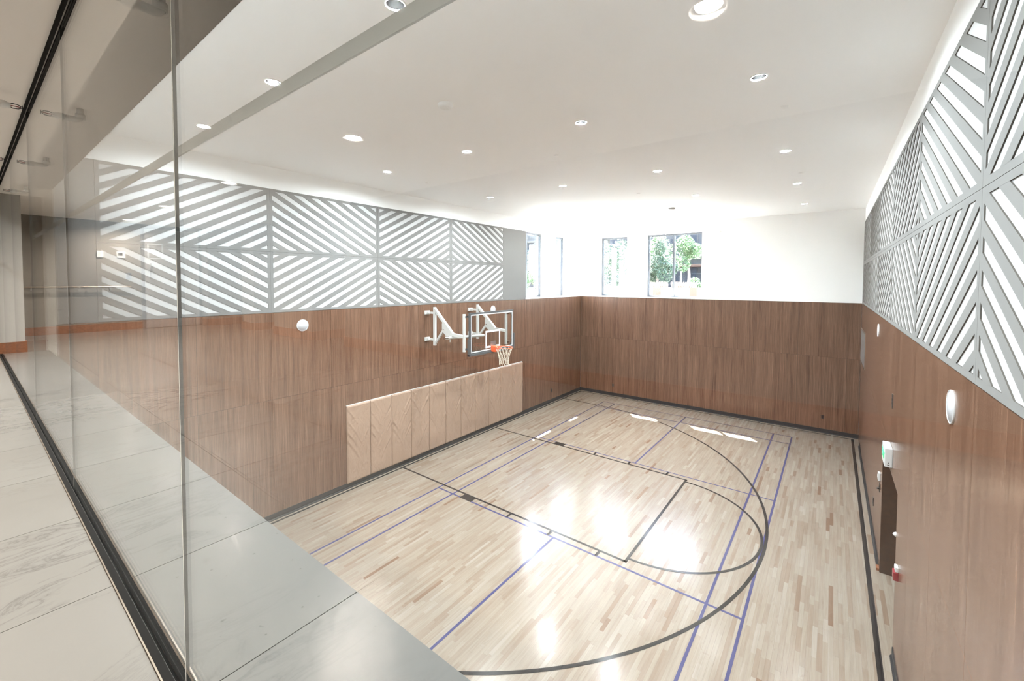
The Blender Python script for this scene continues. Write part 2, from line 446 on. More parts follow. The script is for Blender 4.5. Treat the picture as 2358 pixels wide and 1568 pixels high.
# ------------------------------------------------------------------ marble tiles and ledge slabs
TX0,TW=6.83,.72
cols=range(-16,7)
yrows=[-16.62,-17.20,-17.90,-18.60,-19.30,-20.00,-20.70,-21.0]
for k in cols:
    x0=TX0+k*TW; x1=x0+TW
    if x1<XE or x0>XR: continue
    x0=max(x0,XE); x1=min(x1,XR)
    for ya,yb in zip(yrows,yrows[1:]):
        b=MB(); g=.0016
        b.box(x0+g,x1-g,yb+g,ya-g,ZF-.018,ZF); b.build('tile',tile_marble,floor_c,bevel=0)
b=MB(); b.box(-.95,W,YN-.0-.47,YN-.004,ZF-.14,ZF-.022)
ledge=b.build('trim_1',grout); tag(ledge,'pale grey marble ledge between the glass partition and the gym','ledge',kind='structure')
for k in range(-11,5):
    x0=max(TX0+k*TW,-.95); x1=min(TX0+(k+1)*TW,W)
    if x1<=x0: continue
    b=MB(); g=.0013
    b.box(x0+g,x1-g,YG+.028,YN+.006,ZF-.02,ZF); b.build('slab',ledge_marble,ledge,bevel=.0015)
b=MB(); b.box(-.95,W,YN-.004,YN+.006,ZF-.14,ZF-.021); b.build('front_edge',ledge_marble,ledge)

# ------------------------------------------------------------------ glass partition
root=empty('glass_partition',(4.3,YG,ZF),'frameless clear glass partition between corridor and gym with black tracks','glass partition')
root['kind']='structure'
def sub(o,r):
    o.parent=r; o.matrix_parent_inverse=r.matrix_basis.inverted(); return o
joints=[-.945,.33,2.13,3.93,5.73,7.537,9.34]
ends=joints+[W-.005]
for i in range(len(ends)-1):
    a,c=ends[i]+.0025,ends[i+1]-.0025
    if c-a<.05: continue
    b=MB()
    t=.004
    vs=[(x,y,z) for x in(a,c) for y in(YG-t,YG+t) for z in(ZF-.015,ZC2)]
    b.add(vs,[(0,1,3,2),(4,6,7,5),(0,4,5,1),(2,3,7,6),(0,2,6,4),(1,5,7,3)],[1,1,0,0,1,1])
    sub(b.build('glass_pane',[glass,glass_edge]),root)
for x in joints[1:]:
    b=MB(); b.box(x-.0022,x+.0022,YG-.0038,YG+.0038,ZF,ZC2-.01); sub(b.build('silicone_joint',silicone),root)
b=MB(); b.box(-.95,W,YG-.028,YG-.008,ZF-.02,ZF+.003); b.box(-.95,W,YG+.008,YG+.026,ZF-.02,ZF+.003)
sub(b.build('floor_track',track_black),root)
for y in(YG-.032,YG+.0275):
    b=MB(); b.box(-.95,W,y,y+.004,ZF-.02,ZF+.0035); sub(b.build('track_edge',brass),root)
b=MB(); b.box(-.95,W,YG-.024,YG-.008,ZC2-.012,ZC2+.01); b.box(-.95,W,YG+.008,YG+.024,ZC2-.012,ZC2+.01)
sub(b.build('ceiling_track',track_black),root)
# steel rail running along the gym side of the glass above the ledge
yr=CAM.y+.70
b=MB(); zb=CAM.z+.914*.70; zt=CAM.z+.985*.70
b.box(-.95,W,yr,yr+.008,zb,zt)
o=b.build('rail',rail_paint,bevel=.0015); tag(o,'slim grey steel rail running along the gym side of the glass','rail')

# ------------------------------------------------------------------ wood panelling
def panels(wall,mp,edges,zs,hole=None,name='wood_panel'):
    g=.002
    lo,hi=edges[0],edges[-1]
    bk=MB()
    if hole is None: bk.prism(rect(lo,hi,zs[0],zs[-1]),mp,.0005,.003,0,0)
    else:
        for r_ in((lo,hole[0],zs[0],zs[-1]),(hole[1],hi,zs[0],zs[-1]),(hole[0],hole[1],hole[3],zs[-1])): bk.prism(rect(*r_),mp,.0005,.003,0,0)
    bk.build('panel_backing',dark_gap,wall)
    for u0,u1 in zip(edges,edges[1:]):
        for v0,v1 in zip(zs,zs[1:]):
            rs=[(u0,u1,v0,v1)]
            if hole and u1>hole[0] and u0<hole[1] and v0<hole[3]:
                rs=[(u0,u1,hole[3],v1)]
                if u0<hole[0]: rs.append((u0,hole[0]+g,v0,hole[3]+2*g))
                if u1>hole[1]: rs.append((hole[1]-g,u1,v0,hole[3]+2*g))
            if len(rs)>1:  # L-shaped panel cut around the opening: one polygon
                if u0<hole[0]: poly=[(u0+g,v0+g),(hole[0],v0+g),(hole[0],hole[3]),(u1-g,hole[3]),(u1-g,v1-g),(u0+g,v1-g)]
                else: poly=[(u0+g,hole[3]),(hole[1],hole[3]),(hole[1],v0+g),(u1-g,v0+g),(u1-g,v1-g),(u0+g,v1-g)]
            else:
                a_=rs[0]; poly=rect(a_[0]+g,a_[1]-g,a_[2]+g,a_[3]-g)
            MB().prism(poly,mp,.003,.02,0,0).build(name,wood,wall)
ZS=[.0,2.45,HW]
eA=[YN]+[-13.15-1.262*2,-13.15-1.262]+[-13.15+1.263*k for k in range(0,11)]
eA=[e for e in eA if e>=YN and e<-.03]+[-.021]
panels(wall_left,mapA,sorted(set(eA)),ZS)
panels(wall_far,mapB,[.02,.37]+[1.643+1.266*k for k in range(0,7)][:6]+[9.24,W-.021],ZS)
eC=[-13.07+1.262*k for k in range(-2,11)]
eC=[YN]+[e for e in eC if e>YN+.02 and e<-.05]+[-.021]
panels(wall_right,mapC,eC,ZS,hole=(DY0,DY1,0,DZ))
# plain strip of wood on the near wall below the ledge
b=MB(); b.box(.02,W-.02,YN,YN+.02,0,ZF-.15); b.build('wood_facing',wood,wall_near)

# ------------------------------------------------------------------ slatted grey panels
PH=1.2325; ZM=5.415
def slat_panel(wall,mp,u0,u1,upper,flip,th=.0195,bk=.012):
    """one grey panel: a border frame and diagonal slats over the white wall; flip mirrors it left-right"""
    z0,z1=(ZM,HW+2*(ZM-HW)+.03) if upper else (HW+.004,ZM)
    g=.0015; B=.052
    L=u1-u0
    iu0,iu1,iv0,iv1=u0+B,u1-B,z0+B,z1-B
    fr=MB()
    for poly in([(u0+g,z0+g),(u1-g,z0+g),(iu1,iv0),(iu0,iv0)],[(u1-g,z0+g),(u1-g,z1-g),(iu1,iv1),(iu1,iv0)],[(u1-g,z1-g),(u0+g,z1-g),(iu0,iv1),(iu1,iv1)],[(u0+g,z1-g),(u0+g,z0+g),(iu0,iv0),(iu0,iv1)]):
        fr.prism(poly,mp,bk,th,0,1)
    fo=fr.build('slat_panel',[grey_felt,felt_edge],wall)
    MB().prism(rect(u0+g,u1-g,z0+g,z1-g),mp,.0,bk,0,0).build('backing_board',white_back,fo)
    S=.548
    # unflipped upper panel: s = v + S*(u-u0-.06) constant along a slat, white slots centred at 6.486+.2k
    ks=range(-8,14)
    for k in ks:
        lo=6.536+.2*k; hi=lo+.1
        poly=rect(iu0-.001,iu1+.001,iv0-.001,iv1+.001)
        def lin(sign,c):
            # constraint sign*(vv + S*(uu)) <= sign*c  in panel coordinates
            a=S*(-1 if flip else 1); base=(u1 if flip else u0)
            if upper: return (sign*a, sign*1., sign*(c+ (a*base) + S*.06))
            # lower row is the mirror image about ZM: vv = 2*ZM - v
            return (sign*a, -sign*1., sign*(c-2*ZM + (a*base) + S*.06))
        A1=lin(1,hi); A2=lin(-1,lo)
        q=clip(poly,*A1)
        if len(q)>2: q=clip(q,*A2)
        if len(q)<3: continue
        ar=abs(sum(q[i][0]*q[(i+1)%len(q)][1]-q[(i+1)%len(q)][0]*q[i][1] for i in range(len(q))))/2
        if ar<.0015: continue
        MB().prism(q,mp,bk,th,0,1).build('slat',[grey_felt,felt_edge],fo)
for i,u0 in enumerate((-15.66,-13.147,-10.632,-8.117)):
    for upper in(True,False): slat_panel(wall_left,mapA,u0,u0+2.515,upper,flip=(i%2==0))
MB().prism(rect(-5.60,-4.302,HW+.004,6.66),mapA,0,.0195,0,0).build('plain_panel',grey_felt,wall_left)
MB().prism(rect(YN+.01,-15.662,HW+.004,6.66),mapA,0,.0195,0,0).build('plain_panel',grey_felt,wall_left)
for i in range(6):
    u0=-15.585+2.52*i
    for upper in(True,False): slat_panel(wall_right,mapC,u0,u0+2.52,upper,flip=(i%2==1))
MB().prism(rect(-.463,-.03,HW+.004,6.66),mapC,0,.0195,0,0).build('plain_panel',grey_felt,wall_right)

# ------------------------------------------------------------------ baseboards
def baseboard(name,mp,u0,u1,label,h=.13,t=.03):
    poly=[(0,0),(t+.02,0),(t+.012,.02),(t,.03),(t,h),(0,h)]
    mb=MB(); n=len(poly)
    vs=[mp(u,v,w) for u in(u0,u1) for w,v in poly]
    mb.add(vs,[tuple(range(n)),tuple(range(n,2*n))]+[(k,(k+1)%n,n+(k+1)%n,n+k) for k in range(n)])
    tag(mb.build(name,black_rubber),label,'baseboard',kind='structure')
baseboard('baseboard_left',mapA,YN,0,'black rubber baseboard along the left gym wall under the pads')
baseboard('baseboard_far',mapB,.02,W-.02,'black rubber baseboard along the far gym wall')
baseboard('baseboard_right',mapC,-7.47,-.80,'black rubber baseboard on the right wall beyond the door')
baseboard('baseboard_right_near',mapC,YN,-9.66,'black rubber baseboard on the right wall before the door')
b=MB(); b.box(W-.055,W-.002,-7.60,-7.475,.0,.04); b.build('threshold_block',brown_base,wall_right,bevel=.003)

# corridor baseboards (brown)
def cbase(x0,x1,y0,y1):
    b=MB(); b.box(x0,x1,y0,y1,ZF,ZF+.165); return b
cbase(XE,XE+.018,-18.80,-16.9).build('baseboard',brown_base,wall_end)
for a in((-3.30-.4,-3.282,-20.9,-19.962),(-1.96-.018,-1.30+.018,-20.9,YB+.018),(-.34-.018,1.22+.018,-20.9,YB+.018),(2.31-.018,XR,-20.9,YB+.018)):
    cbase(*a).build('baseboard',brown_base,wall_back)

# ------------------------------------------------------------------ gym floor: maple strips
b=MB(); b.box(-.05,W+.95,YN-.02,.05,-.06,-.0225)
floor=b.build('floor',dark_gap); tag(floor,'polished maple strip floor of the gym with painted court lines','floor',kind='structure')
PW=.0571
def vis_area(x,y,l):
    d=Vector((x,y,0))-CAM; dep=d.dot(fw)
    if dep<.3: return 0
    px=CX+F_PX*d.dot(rt)/dep; py=CY-F_PX*d.dot(up)/dep
    if not(-20<px<2378 and 0<py<1590): return 0
    t=(YN-CAM.y)/(d.y) if d.y>0 else 0
    if CAM.z+d.z*t<ZF: return 0
    return l*PW*F_PX*F_PX/(dep*d.length*d.length)*CAM.z
planks=[]
nx=int(math.ceil((W+.9)/PW))
for i in range(nx):
    x0=i*PW; x1=x0+PW
    inner=x0<W
    y=(YN if inner else DY0)-random.uniform(0,.5)
    yend=0. if inner else DY1
    while y<yend:
        l=random.choice((.24,.32,.42,.52,.66,.82,1.0))*random.uniform(.85,1.2)
        a,c=max(y,YN if inner else DY0),min(y+l,yend)
        if c-a>.02: planks.append((x0,x1,a,c))
        y+=l
def tintval():
    r=random.random()
    if r<.02: return random.uniform(.02,.12)
    if r<.17: return random.uniform(.14,.42)
    return min(1,max(.3,random.gauss(.66,.18)))
info=[(vis_area((p[0]+p[1])/2,(p[2]+p[3])/2,p[3]-p[2]),k) for k,p in enumerate(planks)]
near={k for _,k in sorted(info,reverse=True)[:300]}
def plank_geo(p,mb,tv,tints):
    g=.0003; z1=-.0002-random.random()*.00015
    mb.box(p[0]+g,p[1]-g,p[2]+g,p[3]-g,-.022,z1); tints.extend([tv]*8)
def set_tint(o,tints):
    at=o.data.attributes.new('tint','FLOAT','POINT'); at.data.foreach_set('value',tints)
rest=MB(); rt_=[]
for k,p in enumerate(planks):
    tv=tintval()
    if k in near:
        mb=MB(); tt=[]; plank_geo(p,mb,tv,tt); o=mb.build('plank',maple_mat,floor,fix=False); set_tint(o,tt)
    else: plank_geo(p,rest,tv,rt_)
o=rest.build('planks_beyond',maple_mat,floor,fix=False); set_tint(o,rt_); o['kind']='stuff'; o['label']='maple floor strips farther across the court'

# painted court lines
def line(poly,mat,z=.0012):
    mb=MB(); mb.prism(poly,lambda u,v,w:(u,v,w),-.0002,z,0,0); return mb.build('court_line',mat,floor)
def hline(x0,x1,y,w,mat,z=.0012): return line(rect(x0,x1,y-w/2,y+w/2),mat,z)
def vline(x,y0,y1,w,mat,z=.0012): return line(rect(x-w/2,x+w/2,y0,y1),mat,z)
def arc(cx,cyy,r,a0,a1,w,mat,n=72,z=.0016):
    mb=MB(); vs=[]; fs=[]
    for k in range(n+1):
        t=math.radians(a0+(a1-a0)*k/n)
        for rr in(r-w/2,r+w/2): vs.append((cx+rr*math.cos(t),cyy+rr*math.sin(t),z))
    for k in range(n): fs.append((2*k,2*k+1,2*k+3,2*k+2))
    mb.add(vs,fs); return mb.build('court_line',mat,floor)
BW=.05
# outer boundary
vline(.125,YN+.2,-.20,BW,black_line); hline(.10,9.445,-.19,BW*.8,black_line); vline(9.425,YN+.2,-.17,.065,black_line)
# blue badminton court
UW=.04
for x in(1.645,2.12,7.455,7.94): vline(x,-14.9,-1.09,UW,blue_line)
hline(1.625,7.96,-1.11,UW,blue_line,.0013); hline(1.625,7.96,-1.84,UW,blue_line,.0013)
hline(1.645,7.94,-6.0,UW*.8,blue_line,.0013); hline(1.645,7.94,-10.17,UW,blue_line,.0013)
vline(4.785,-6.0,-1.11,UW,blue_line,.0014); vline(4.785,-14.9,-10.17,UW,blue_line,.0014)
# basketball key
hline(.10,6.15,-9.995,BW,black_line,.0018); hline(.10,6.15,-6.175,BW,black_line,.0018)
vline(6.125,-10.02,-6.15,BW,black_line,.0018)
for y0,y1 in((-10.19,-9.99),(-6.185,-5.985)):
    line(rect(2.35,2.68,y0,y1),black_line,.0022)
    for x in(3.66,4.655,5.65): line(rect(x-.025,x+.025,y0+(.02 if y0<-8 else 0),y1-(0 if y0<-8 else .02)),black_line,.0022)
arc(6.125,-8.085,1.80,-90,90,BW,black_line,z=.0024)
arc(1.60,-8.085,6.38,-88.5,88.5,BW*1.05,black_line,n=120,z=.0027)
hline(.10,1.75,-8.085+6.38,BW,black_line,.002); hline(.10,1.75,-8.085-6.38,BW,black_line,.002)

# ------------------------------------------------------------------ windows
def window(name,label,mp,u0,u1,v0,v1,mulls=()):
    """aluminium window in the recess; mp maps (u,v,w) with w negative going outwards"""
    r=MB(); fwid=.055; d0,d1=-REC-.05,-REC+.05
    for a in(rect(u0,u0+fwid,v0,v1),rect(u1-fwid,u1,v0,v1),rect(u0+fwid,u1-fwid,v0,v0+fwid),rect(u0+fwid,u1-fwid,v1-fwid,v1)):
        r.prism(a,mp,d0,d1,0,0)
    root=r.build(name,alu); tag(root,label,'window',kind='structure')
    us=[u0+fwid]+[c for mm in mulls for c in(mm-.035,mm+.035)]+[u1-fwid]
    for mm in mulls:
        MB().prism(rect(mm-.035,mm+.035,v0+fwid,v1-fwid),mp,d0,d1+.02,0,0).build('mullion',alu,root)
    for a,c in zip(us[0::2],us[1::2]):
        MB().prism(rect(a-.008,c+.008,v0+fwid-.008,v1-fwid+.008),mp,-REC-.006,-REC+.006,0,0).build('pane',glass,root)
        gk=MB()
        for q in(rect(a,a+.012,v0+fwid,v1-fwid),rect(c-.012,c,v0+fwid,v1-fwid),rect(a,c,v0+fwid,v0+fwid+.012),rect(a,c,v1-fwid-.012,v1-fwid)):
            gk.prism(q,mp,-REC-.02,-REC+.02,0,0)
        gk.build('gasket',dark_seal,root)
    return root
window('window_1','narrow left window of the far wall with a green tree outside',mapB,.665,1.915,HW+.02,HO-.015)
window('window_2','wide two-pane window of the far wall with planters outside',mapB,2.725,4.865,HW+.02,HO-.015,(3.765,))
window('window_3','window of the left wall beside the slatted panels',mapA,-4.295,-2.235,HW+.02,HO-.015,(-3.25,))
window('window_4','slim window of the left wall nearest the corner',mapA,-1.455,-.415,HW+.02,HO-.015)
for name,mp,u0,u1,lab in(('trim_2',mapB,.66,6.25,'white sill board of the far wall window recess'),('trim_3',mapA,-4.30,-.41,'white sill board of the left wall window recess')):
    mb=MB().prism(rect(u0+.002,u1-.002,HW-.004,HW+.018),mp,-REC+.05,.024,0,0)
    tag(mb.build(name,white_enamel,bevel=.003),lab,'window sill',kind='structure')
for n,(w_,mp,uu,zz) in enumerate(((wall_far,mapB,1.42,6.73),(wall_far,mapB,3.55,6.73),(wall_far,mapB,5.55,6.70),(wall_left,mapA,-2.2,6.73),(wall_left,mapA,-.9,6.70))):
    P=mp(uu,zz,-.2); a=empty('window_sprinkler',P,['white sprinkler at the head of the narrow far window','white sprinkler at the head of the wide far window','white sprinkler above the blank white panel right of the windows','white sprinkler at the head of the left wall pier','white sprinkler at the head of the corner window'][n],'sprinkler','small sprinklers in the window recesses')
    d=Vector(mp(0,0,-1))
    mb=MB(); mb.tube([(0,0,HO-zz),(0,0,.0),tuple(d*.10)],.012,8); mb.build('pipe',white_enamel,a)
    mb=MB(); mb.lathe([(0,.11),(.022,.11),(.022,.118),(0,.118)],12,axis='y' if abs(d.y)>.5 else 'x')
    o=mb.build('deflector',white_enamel,a)
    if d.x<-.5: o.scale=(-1,1,1)

# ------------------------------------------------------------------ basketball hoop
XBD,YBD=1.52,-8.01
hoop=empty('basketball_hoop',(0,YBD,0),'wall mounted basketball hoop with glass backboard, orange rim and white net','basketball hoop')
def hp(mb,name,mat,parent=None,bevel=0): 
    o=mb.build(name,mat,None,bevel=bevel)
    o.parent=parent or hoop; o.matrix_parent_inverse=Matrix.Translation((0,YBD,0)).inverted() if (parent or hoop) is hoop else (parent.matrix_parent_inverse.copy() if False else Matrix())
    if parent is not None and parent is not hoop: o.matrix_parent_inverse=Matrix()
    return o
for ya in(-9.07,-7.32):
    for zz in(3.98,3.25):
        mb=MB(); mb.box(.02,.06,ya-.09,ya+.09,zz-.05,zz+.05); mb.bar((.06,ya,zz),(.34,ya,zz),.05,.05); mb.tube([(.16,ya-.07,zz),(.16,ya+.07,zz)],.02,10)
        hp(mb,'wall_bracket',white_enamel)
    mb=MB()
    mb.bar((.35,ya,3.10),(.35,ya,4.14),.065,.065,(0,1,0))
    mb.bar((.34,ya,4.10),(1.02,ya,3.47),.065,.075,(0,1,0))
    mb.bar((.36,ya,3.14),(.74,ya,3.60),.055,.055,(0,1,0))
    mb.bar((.98,ya,3.455),(1.44,ya,3.42),.065,.085,(0,1,0))
    mp=lambda u,v,w,ya=ya:(u,ya+w,v)
    mb.prism([(.66,3.72),(.80,3.70),(1.04,3.50),(1.06,3.40),(.80,3.40),(.66,3.52)],mp,-.034,.034,0,0)
    hp(mb,'support_arm',white_enamel)
    mb=MB(); mb.tube([(.72,ya-.045,3.56),(.72,ya+.045,3.56)],.018,10); hp(mb,'pivot_bolt',chrome)
    mb=MB(); mb.bar((1.44,ya,3.03),(1.44,ya,4.0),.06,.05,(0,1,0)); hp(mb,'mast',white_enamel)
    for zz in(3.10,3.93):
        yy=ya+(.16 if ya<-8 else .12)
        mb=MB(); mb.bar((1.46,ya,zz),(1.46,yy,zz),.04,.05); hp(mb,'mast_clamp',chrome)
mb=MB(); mb.tube([(1.0,-9.24,3.37),(1.0,-7.80,3.30)],.038,14); hp(mb,'adjusting_tube',white_enamel)
mb=MB(); mb.tube([(1.0,-9.34,3.375),(1.0,-9.22,3.37)],.045,12); hp(mb,'tube_collar',chrome)
mb=MB(); mb.tube([(1.0,-9.14,3.34),(1.0,-9.14,3.25)],.012,8); hp(mb,'crank_eye',white_enamel)
# backboard
y0,y1,z0,z1=YBD-.93,YBD+.93,2.94,4.02
mpb=lambda u,v,w:(XBD+w,u,v)
def ring(mb,u0,u1,v0,v1,t,w0,w1):
    for q in(rect(u0,u1,v0,v0+t),rect(u0,u1,v1-t,v1),rect(u0,u0+t,v0+t,v1-t),rect(u1-t,u1,v0+t,v1-t)): mb.prism(q,mpb,w0,w1,0,0)
    return mb
mb=ring(MB(),y0,y1,z0,z1,.042,-.05,.004); hp(mb,'board_frame',board_grey)
hp(MB().prism(rect(y0+.03,y1-.03,z0+.03,z1-.03),mpb,-.014,-.002,0,0),'board_glass',glass)
hp(ring(MB(),y0+.042,y1-.042,z0+.042,z1-.042,.028,-.002,.001),'board_border',board_white)
hp(ring(MB(),YBD-.315,YBD+.315,3.04,3.51,.05,-.002,.001),'target_square',board_white)
for yy,s_ in((y0+.04,1),(y1-.04,-1)):
    for zz,q in((z0+.04,1),(z1-.04,-1)):
        hp(MB().prism([(yy,zz),(yy+s_*.12,zz),(yy,zz+q*.12)],mpb,-.04,-.016,0,0),'corner_gusset',board_grey)
# small dark lettering strip on the glass, lower left
for k in range(8):
    a=y0+.10+k*.041; hp(MB().prism(rect(a,a+.028,3.005,3.042),mpb,-.002,.001,0,0),'print_mark',dark_plate)
# padding along the bottom edge and the lower sides
mb=MB(); mb.box(XBD-.06,XBD+.02,y0-.035,y1+.035,z0-.045,z0+.012); hp(mb,'edge_pad',board_grey,bevel=.012)
for ya,yb in((y0-.035,y0+.012),(y1-.012,y1+.035)):
    mb=MB(); mb.box(XBD-.06,XBD+.02,ya,yb,z0-.04,3.34); hp(mb,'edge_pad',board_grey,bevel=.012)
RX,RZ=XBD+.385,3.065
mb=MB(); mb.tube([(RX+.2285*math.cos(t),YBD+.2285*math.sin(t),RZ) for t in[2*math.pi*k/48 for k in range(48)]],.0105,10,closed=True)
mb.bar((XBD+.12,YBD-.06,RZ-.03),(RX-.18,YBD-.12,RZ-.012),.012,.035); mb.bar((XBD+.12,YBD+.06,RZ-.03),(RX-.18,YBD+.12,RZ-.012),.012,.035)
rim=hp(mb,'rim',rim_orange)
mb=MB(); mb.box(XBD+.002,XBD+.135,YBD-.085,YBD+.085,RZ-.14,RZ+.012); hp(mb,'rim_housing',rim_orange,bevel=.008)
mb=MB(); mb.box(XBD+.001,XBD+.012,YBD-.11,YBD+.11,RZ+.012,RZ+.14); hp(mb,'rim_plate',steel)
mb=MB(); NS=12
def netp(t,s):
    r=.2285*(1-s)+.130*s+(-.035)*math.sin(math.pi*s); 
    return (RX+r*math.cos(t),YBD+r*math.sin(t),RZ-.012-.46*s)
for k in range(NS):
    for sg in(1,-1):
        pts=[]
        for q in range(9):
            s_=q/8; t=2*math.pi*(k+sg*.5*2.0*s_*1.5)/NS
            pts.append(netp(t,s_))
        mb.tube(pts,.0042,5)
hp(mb,'net',net_cord)

# ------------------------------------------------------------------ wall pads
pe=[-11.541,-10.908,-10.276,-9.646,-9.018,-8.383,-7.752,-7.112,-6.468,-5.835,-5.189,-4.545]
ORD=['first','second','third','fourth','fifth','sixth','seventh','eighth','ninth','tenth','eleventh']
for i,(a,c) in enumerate(zip(pe,pe[1:])):
    rnd=random.Random(i*7+3)
    mb=MB(); NU,NV=34,84; z0,z1=.125,1.945; th=.055
    pleats=[(rnd.choice((0,1)),rnd.uniform(.45,1.05),rnd.uniform(.35,1.1),rnd.uniform(.5,1.)) for _ in range(rnd.randint(5,9))]
    def depth(u,v):
        ex=min(u,1-u)*(c-a); ez=min(v,1-v)*(z1-z0)
        rr=.022
        d=th
        if ex<rr: d-=rr-math.sqrt(max(0,rr*rr-(rr-ex)**2))
        if ez<rr: d-=rr-math.sqrt(max(0,rr*rr-(rr-ez)**2))
        k=min(1,ex/.04)*min(1,ez/.03)
        for sd_,v0,ln,am in pleats:
            uu=u if sd_==0 else 1-u
            ax=(uu*(c-a)); dz=(v0-v)*(z1-z0)
            off=dz-1.35*ax-.6*ax*ax
            d+=k*.020*am*(math.exp(-(off/.030)**2)-.6*math.exp(-((off-.05)/.030)**2))*max(0,1-ax/(ln*.5))
        d+=k*.008*(mnoise.noise(Vector((u*2.2+i*5,v*5.,.3)))+.5*mnoise.noise(Vector((u*6+i*3,v*9.,1.7))))
        return .022+max(.004,d)
    vs=[]
    for q in range(NV+1):
        for r_ in range(NU+1):
            u,v=r_/NU,q/NV
            # denser rows next to the edges
            u=.5-.5*math.cos(math.pi*u)*(.35)-(.5-.5*.35)*(1-2*u)/1.0 if False else u
            vs.append((depth(u,v),a+.004+(c-a-.008)*u,z0+(z1-z0)*v))
    fs=[(q*(NU+1)+r_,q*(NU+1)+r_+1,(q+1)*(NU+1)+r_+1,(q+1)*(NU+1)+r_) for q in range(NV) for r_ in range(NU)]
    mb.add(vs,fs,0,True)
    rim_=[r_ for r_ in range(NU+1)]+[q*(NU+1)+NU for q in range(1,NV+1)]+[NV*(NU+1)+r_ for r_ in range(NU-1,-1,-1)]+[q*(NU+1) for q in range(NV-1,0,-1)]
    n=len(rim_); fr=[vs[k] for k in rim_]; bk=[(.021,y,z) for x,y,z in fr]
    mb.add(fr+bk,[(k,(k+1)%n,n+(k+1)%n,n+k) for k in range(n)]); mb.add(bk,[tuple(range(n))])
    pr=empty('wall_pad',(0,(a+c)/2,z0),'tan vinyl wall pad under the hoop, %s from the near left end'%ORD[i],'wall pad','tan wall pads under the hoop')
    o=mb.build('cushion',vinyl_mat); sub(o,pr)
    mb=MB(); mb.box(.021,.05,a+.003,c-.003,z1-.002,z1+.012); sub(mb.build('top_batten',white_enamel),pr)

# ------------------------------------------------------------------ wall speakers, outlets, signs
def wall_speaker(mp,u,v,label,r=.125):
    e=empty('wall_speaker',mp(u,v,.02),label,'speaker','round white wall speakers')
    ax=Vector(mp(0,0,1))-Vector(mp(0,0,0))
    q=Vector((0,0,1)).rotation_difference(ax)
    e.rotation_mode='QUATERNION'; e.rotation_quaternion=q
    MB().lathe([(0,.0085),(r*.93,.0085),(r*.93,.004)],40).build('grille',speaker_cloth,e)
    MB().lathe([(r*.93,.004),(r*.93,.010),(r*.97,.012),(r,.008),(r,0)],40).build('bezel',white_plastic,e)
wall_speaker(mapA,-12.52,3.90,'round white speaker on the left wood wall, near end')
wall_speaker(mapA,-6.19,3.92,'round white speaker on the left wall just above the backboard')
wall_speaker(mapC,-12.46,3.915,'large looking round white speaker on the right wood wall, near end')
wall_speaker(mapC,-6.05,3.91,'round white speaker on the right wood wall toward the far corner')
def plate(mp,u,v,w,h,label,mat=dark_plate,name='outlet_plate'):
    e=empty(name,mp(u,v,.02),label,'outlet','dark outlet plates')
    e2=MB().prism(rect(u-w/2,u+w/2,v-h/2,v+h/2),mp,.02,.028,0,0).build('plate',mat); sub(e2,e)
    for dv in(-.026,.026):
        sub(MB().prism(rect(u-.016,u+.016,v+dv-.014,v+dv+.014),mp,.028,.031,0,0).build('socket',black_rubber),e)
plate(mapA,-2.474,.48,.075,.12,'dark outlet plate low on the left wall near the corner')
plate(mapB,1.555,.45,.075,.12,'dark outlet plate low on the far wall near the left corner')
plate(mapB,8.68,.515,.085,.12,'dark outlet plate low on the far wall near the right corner')
plate(mapC,-8.77,3.135,.10,.20,'dark plate high on the right wall above the door recess')
plate(mapC,-6.13,.58,.10,.16,'dark outlet plate low on the right wall beyond the door')
# ventilation grille
vg=empty('vent_grille',(W-.02,-1.15,2.52),'grey ventilation grille on the right wall at the far corner','vent')
mb=MB()
for q in(rect(-2.16,-.14,2.50,2.53),rect(-2.16,-.14,3.43,3.46),rect(-2.16,-2.13,2.53,3.43),rect(-.17,-.14,2.53,3.43)): mb.prism(q,mapC,.02,.032,0,0)
sub(mb.build('frame',brass),vg)
sub(MB().prism(rect(-2.13,-.17,2.53,3.43),mapC,.0202,.022,0,0).build('backing',dark_seal),vg)
for k in range(18):
    u=-2.09+k*.111; sub(MB().prism(rect(u,u+.07,2.53,3.43),mapC,.022,.03,0,0).build('blade',steel),vg)
# door recess: dark lining, door, handle
dr=empty('door_1',(W+.5,-8.62,0),'dark brown double door recess in the right gym wall','door'); dr['kind']='structure'
mb=MB(); mb.box(W-.018,W+.95,DY1-.001,DY1-.02,0,DZ); sub(mb.build('jamb',dark_wood),dr)
mb=MB(); mb.box(W-.018,W+.95,DY0+.001,DY0+.02,0,DZ); sub(mb.build('jamb',dark_wood),dr)
mb=MB(); mb.box(W-.018,W+.95,DY0,DY1,DZ-.02,DZ-.001); sub(mb.build('head',dark_wood),dr)
for ya,yb in((DY0+.03,-8.63),(-8.61,DY1-.03)):
    mb=MB(); mb.box(W+.88,W+.93,ya,yb,.01,DZ-.03); sub(mb.build('leaf',dark_wood,bevel=.003),dr)
mb=MB(); mb.tube([(W+.86,-8.72,1.0),(W+.80,-8.72,1.0),(W+.80,-8.72,1.25),(W+.86,-8.72,1.25)],.012,8); sub(mb.build('handle',chrome),dr)
mb=MB(); mb.lathe([(0,-.03),(.018,-.02),(.03,0.),(.03,.012),(0,.012)],16,axis='x',c=(W-.02,DY0-.0+.05,1.57)); sub(mb.build('door_stop',white_plastic),dr)

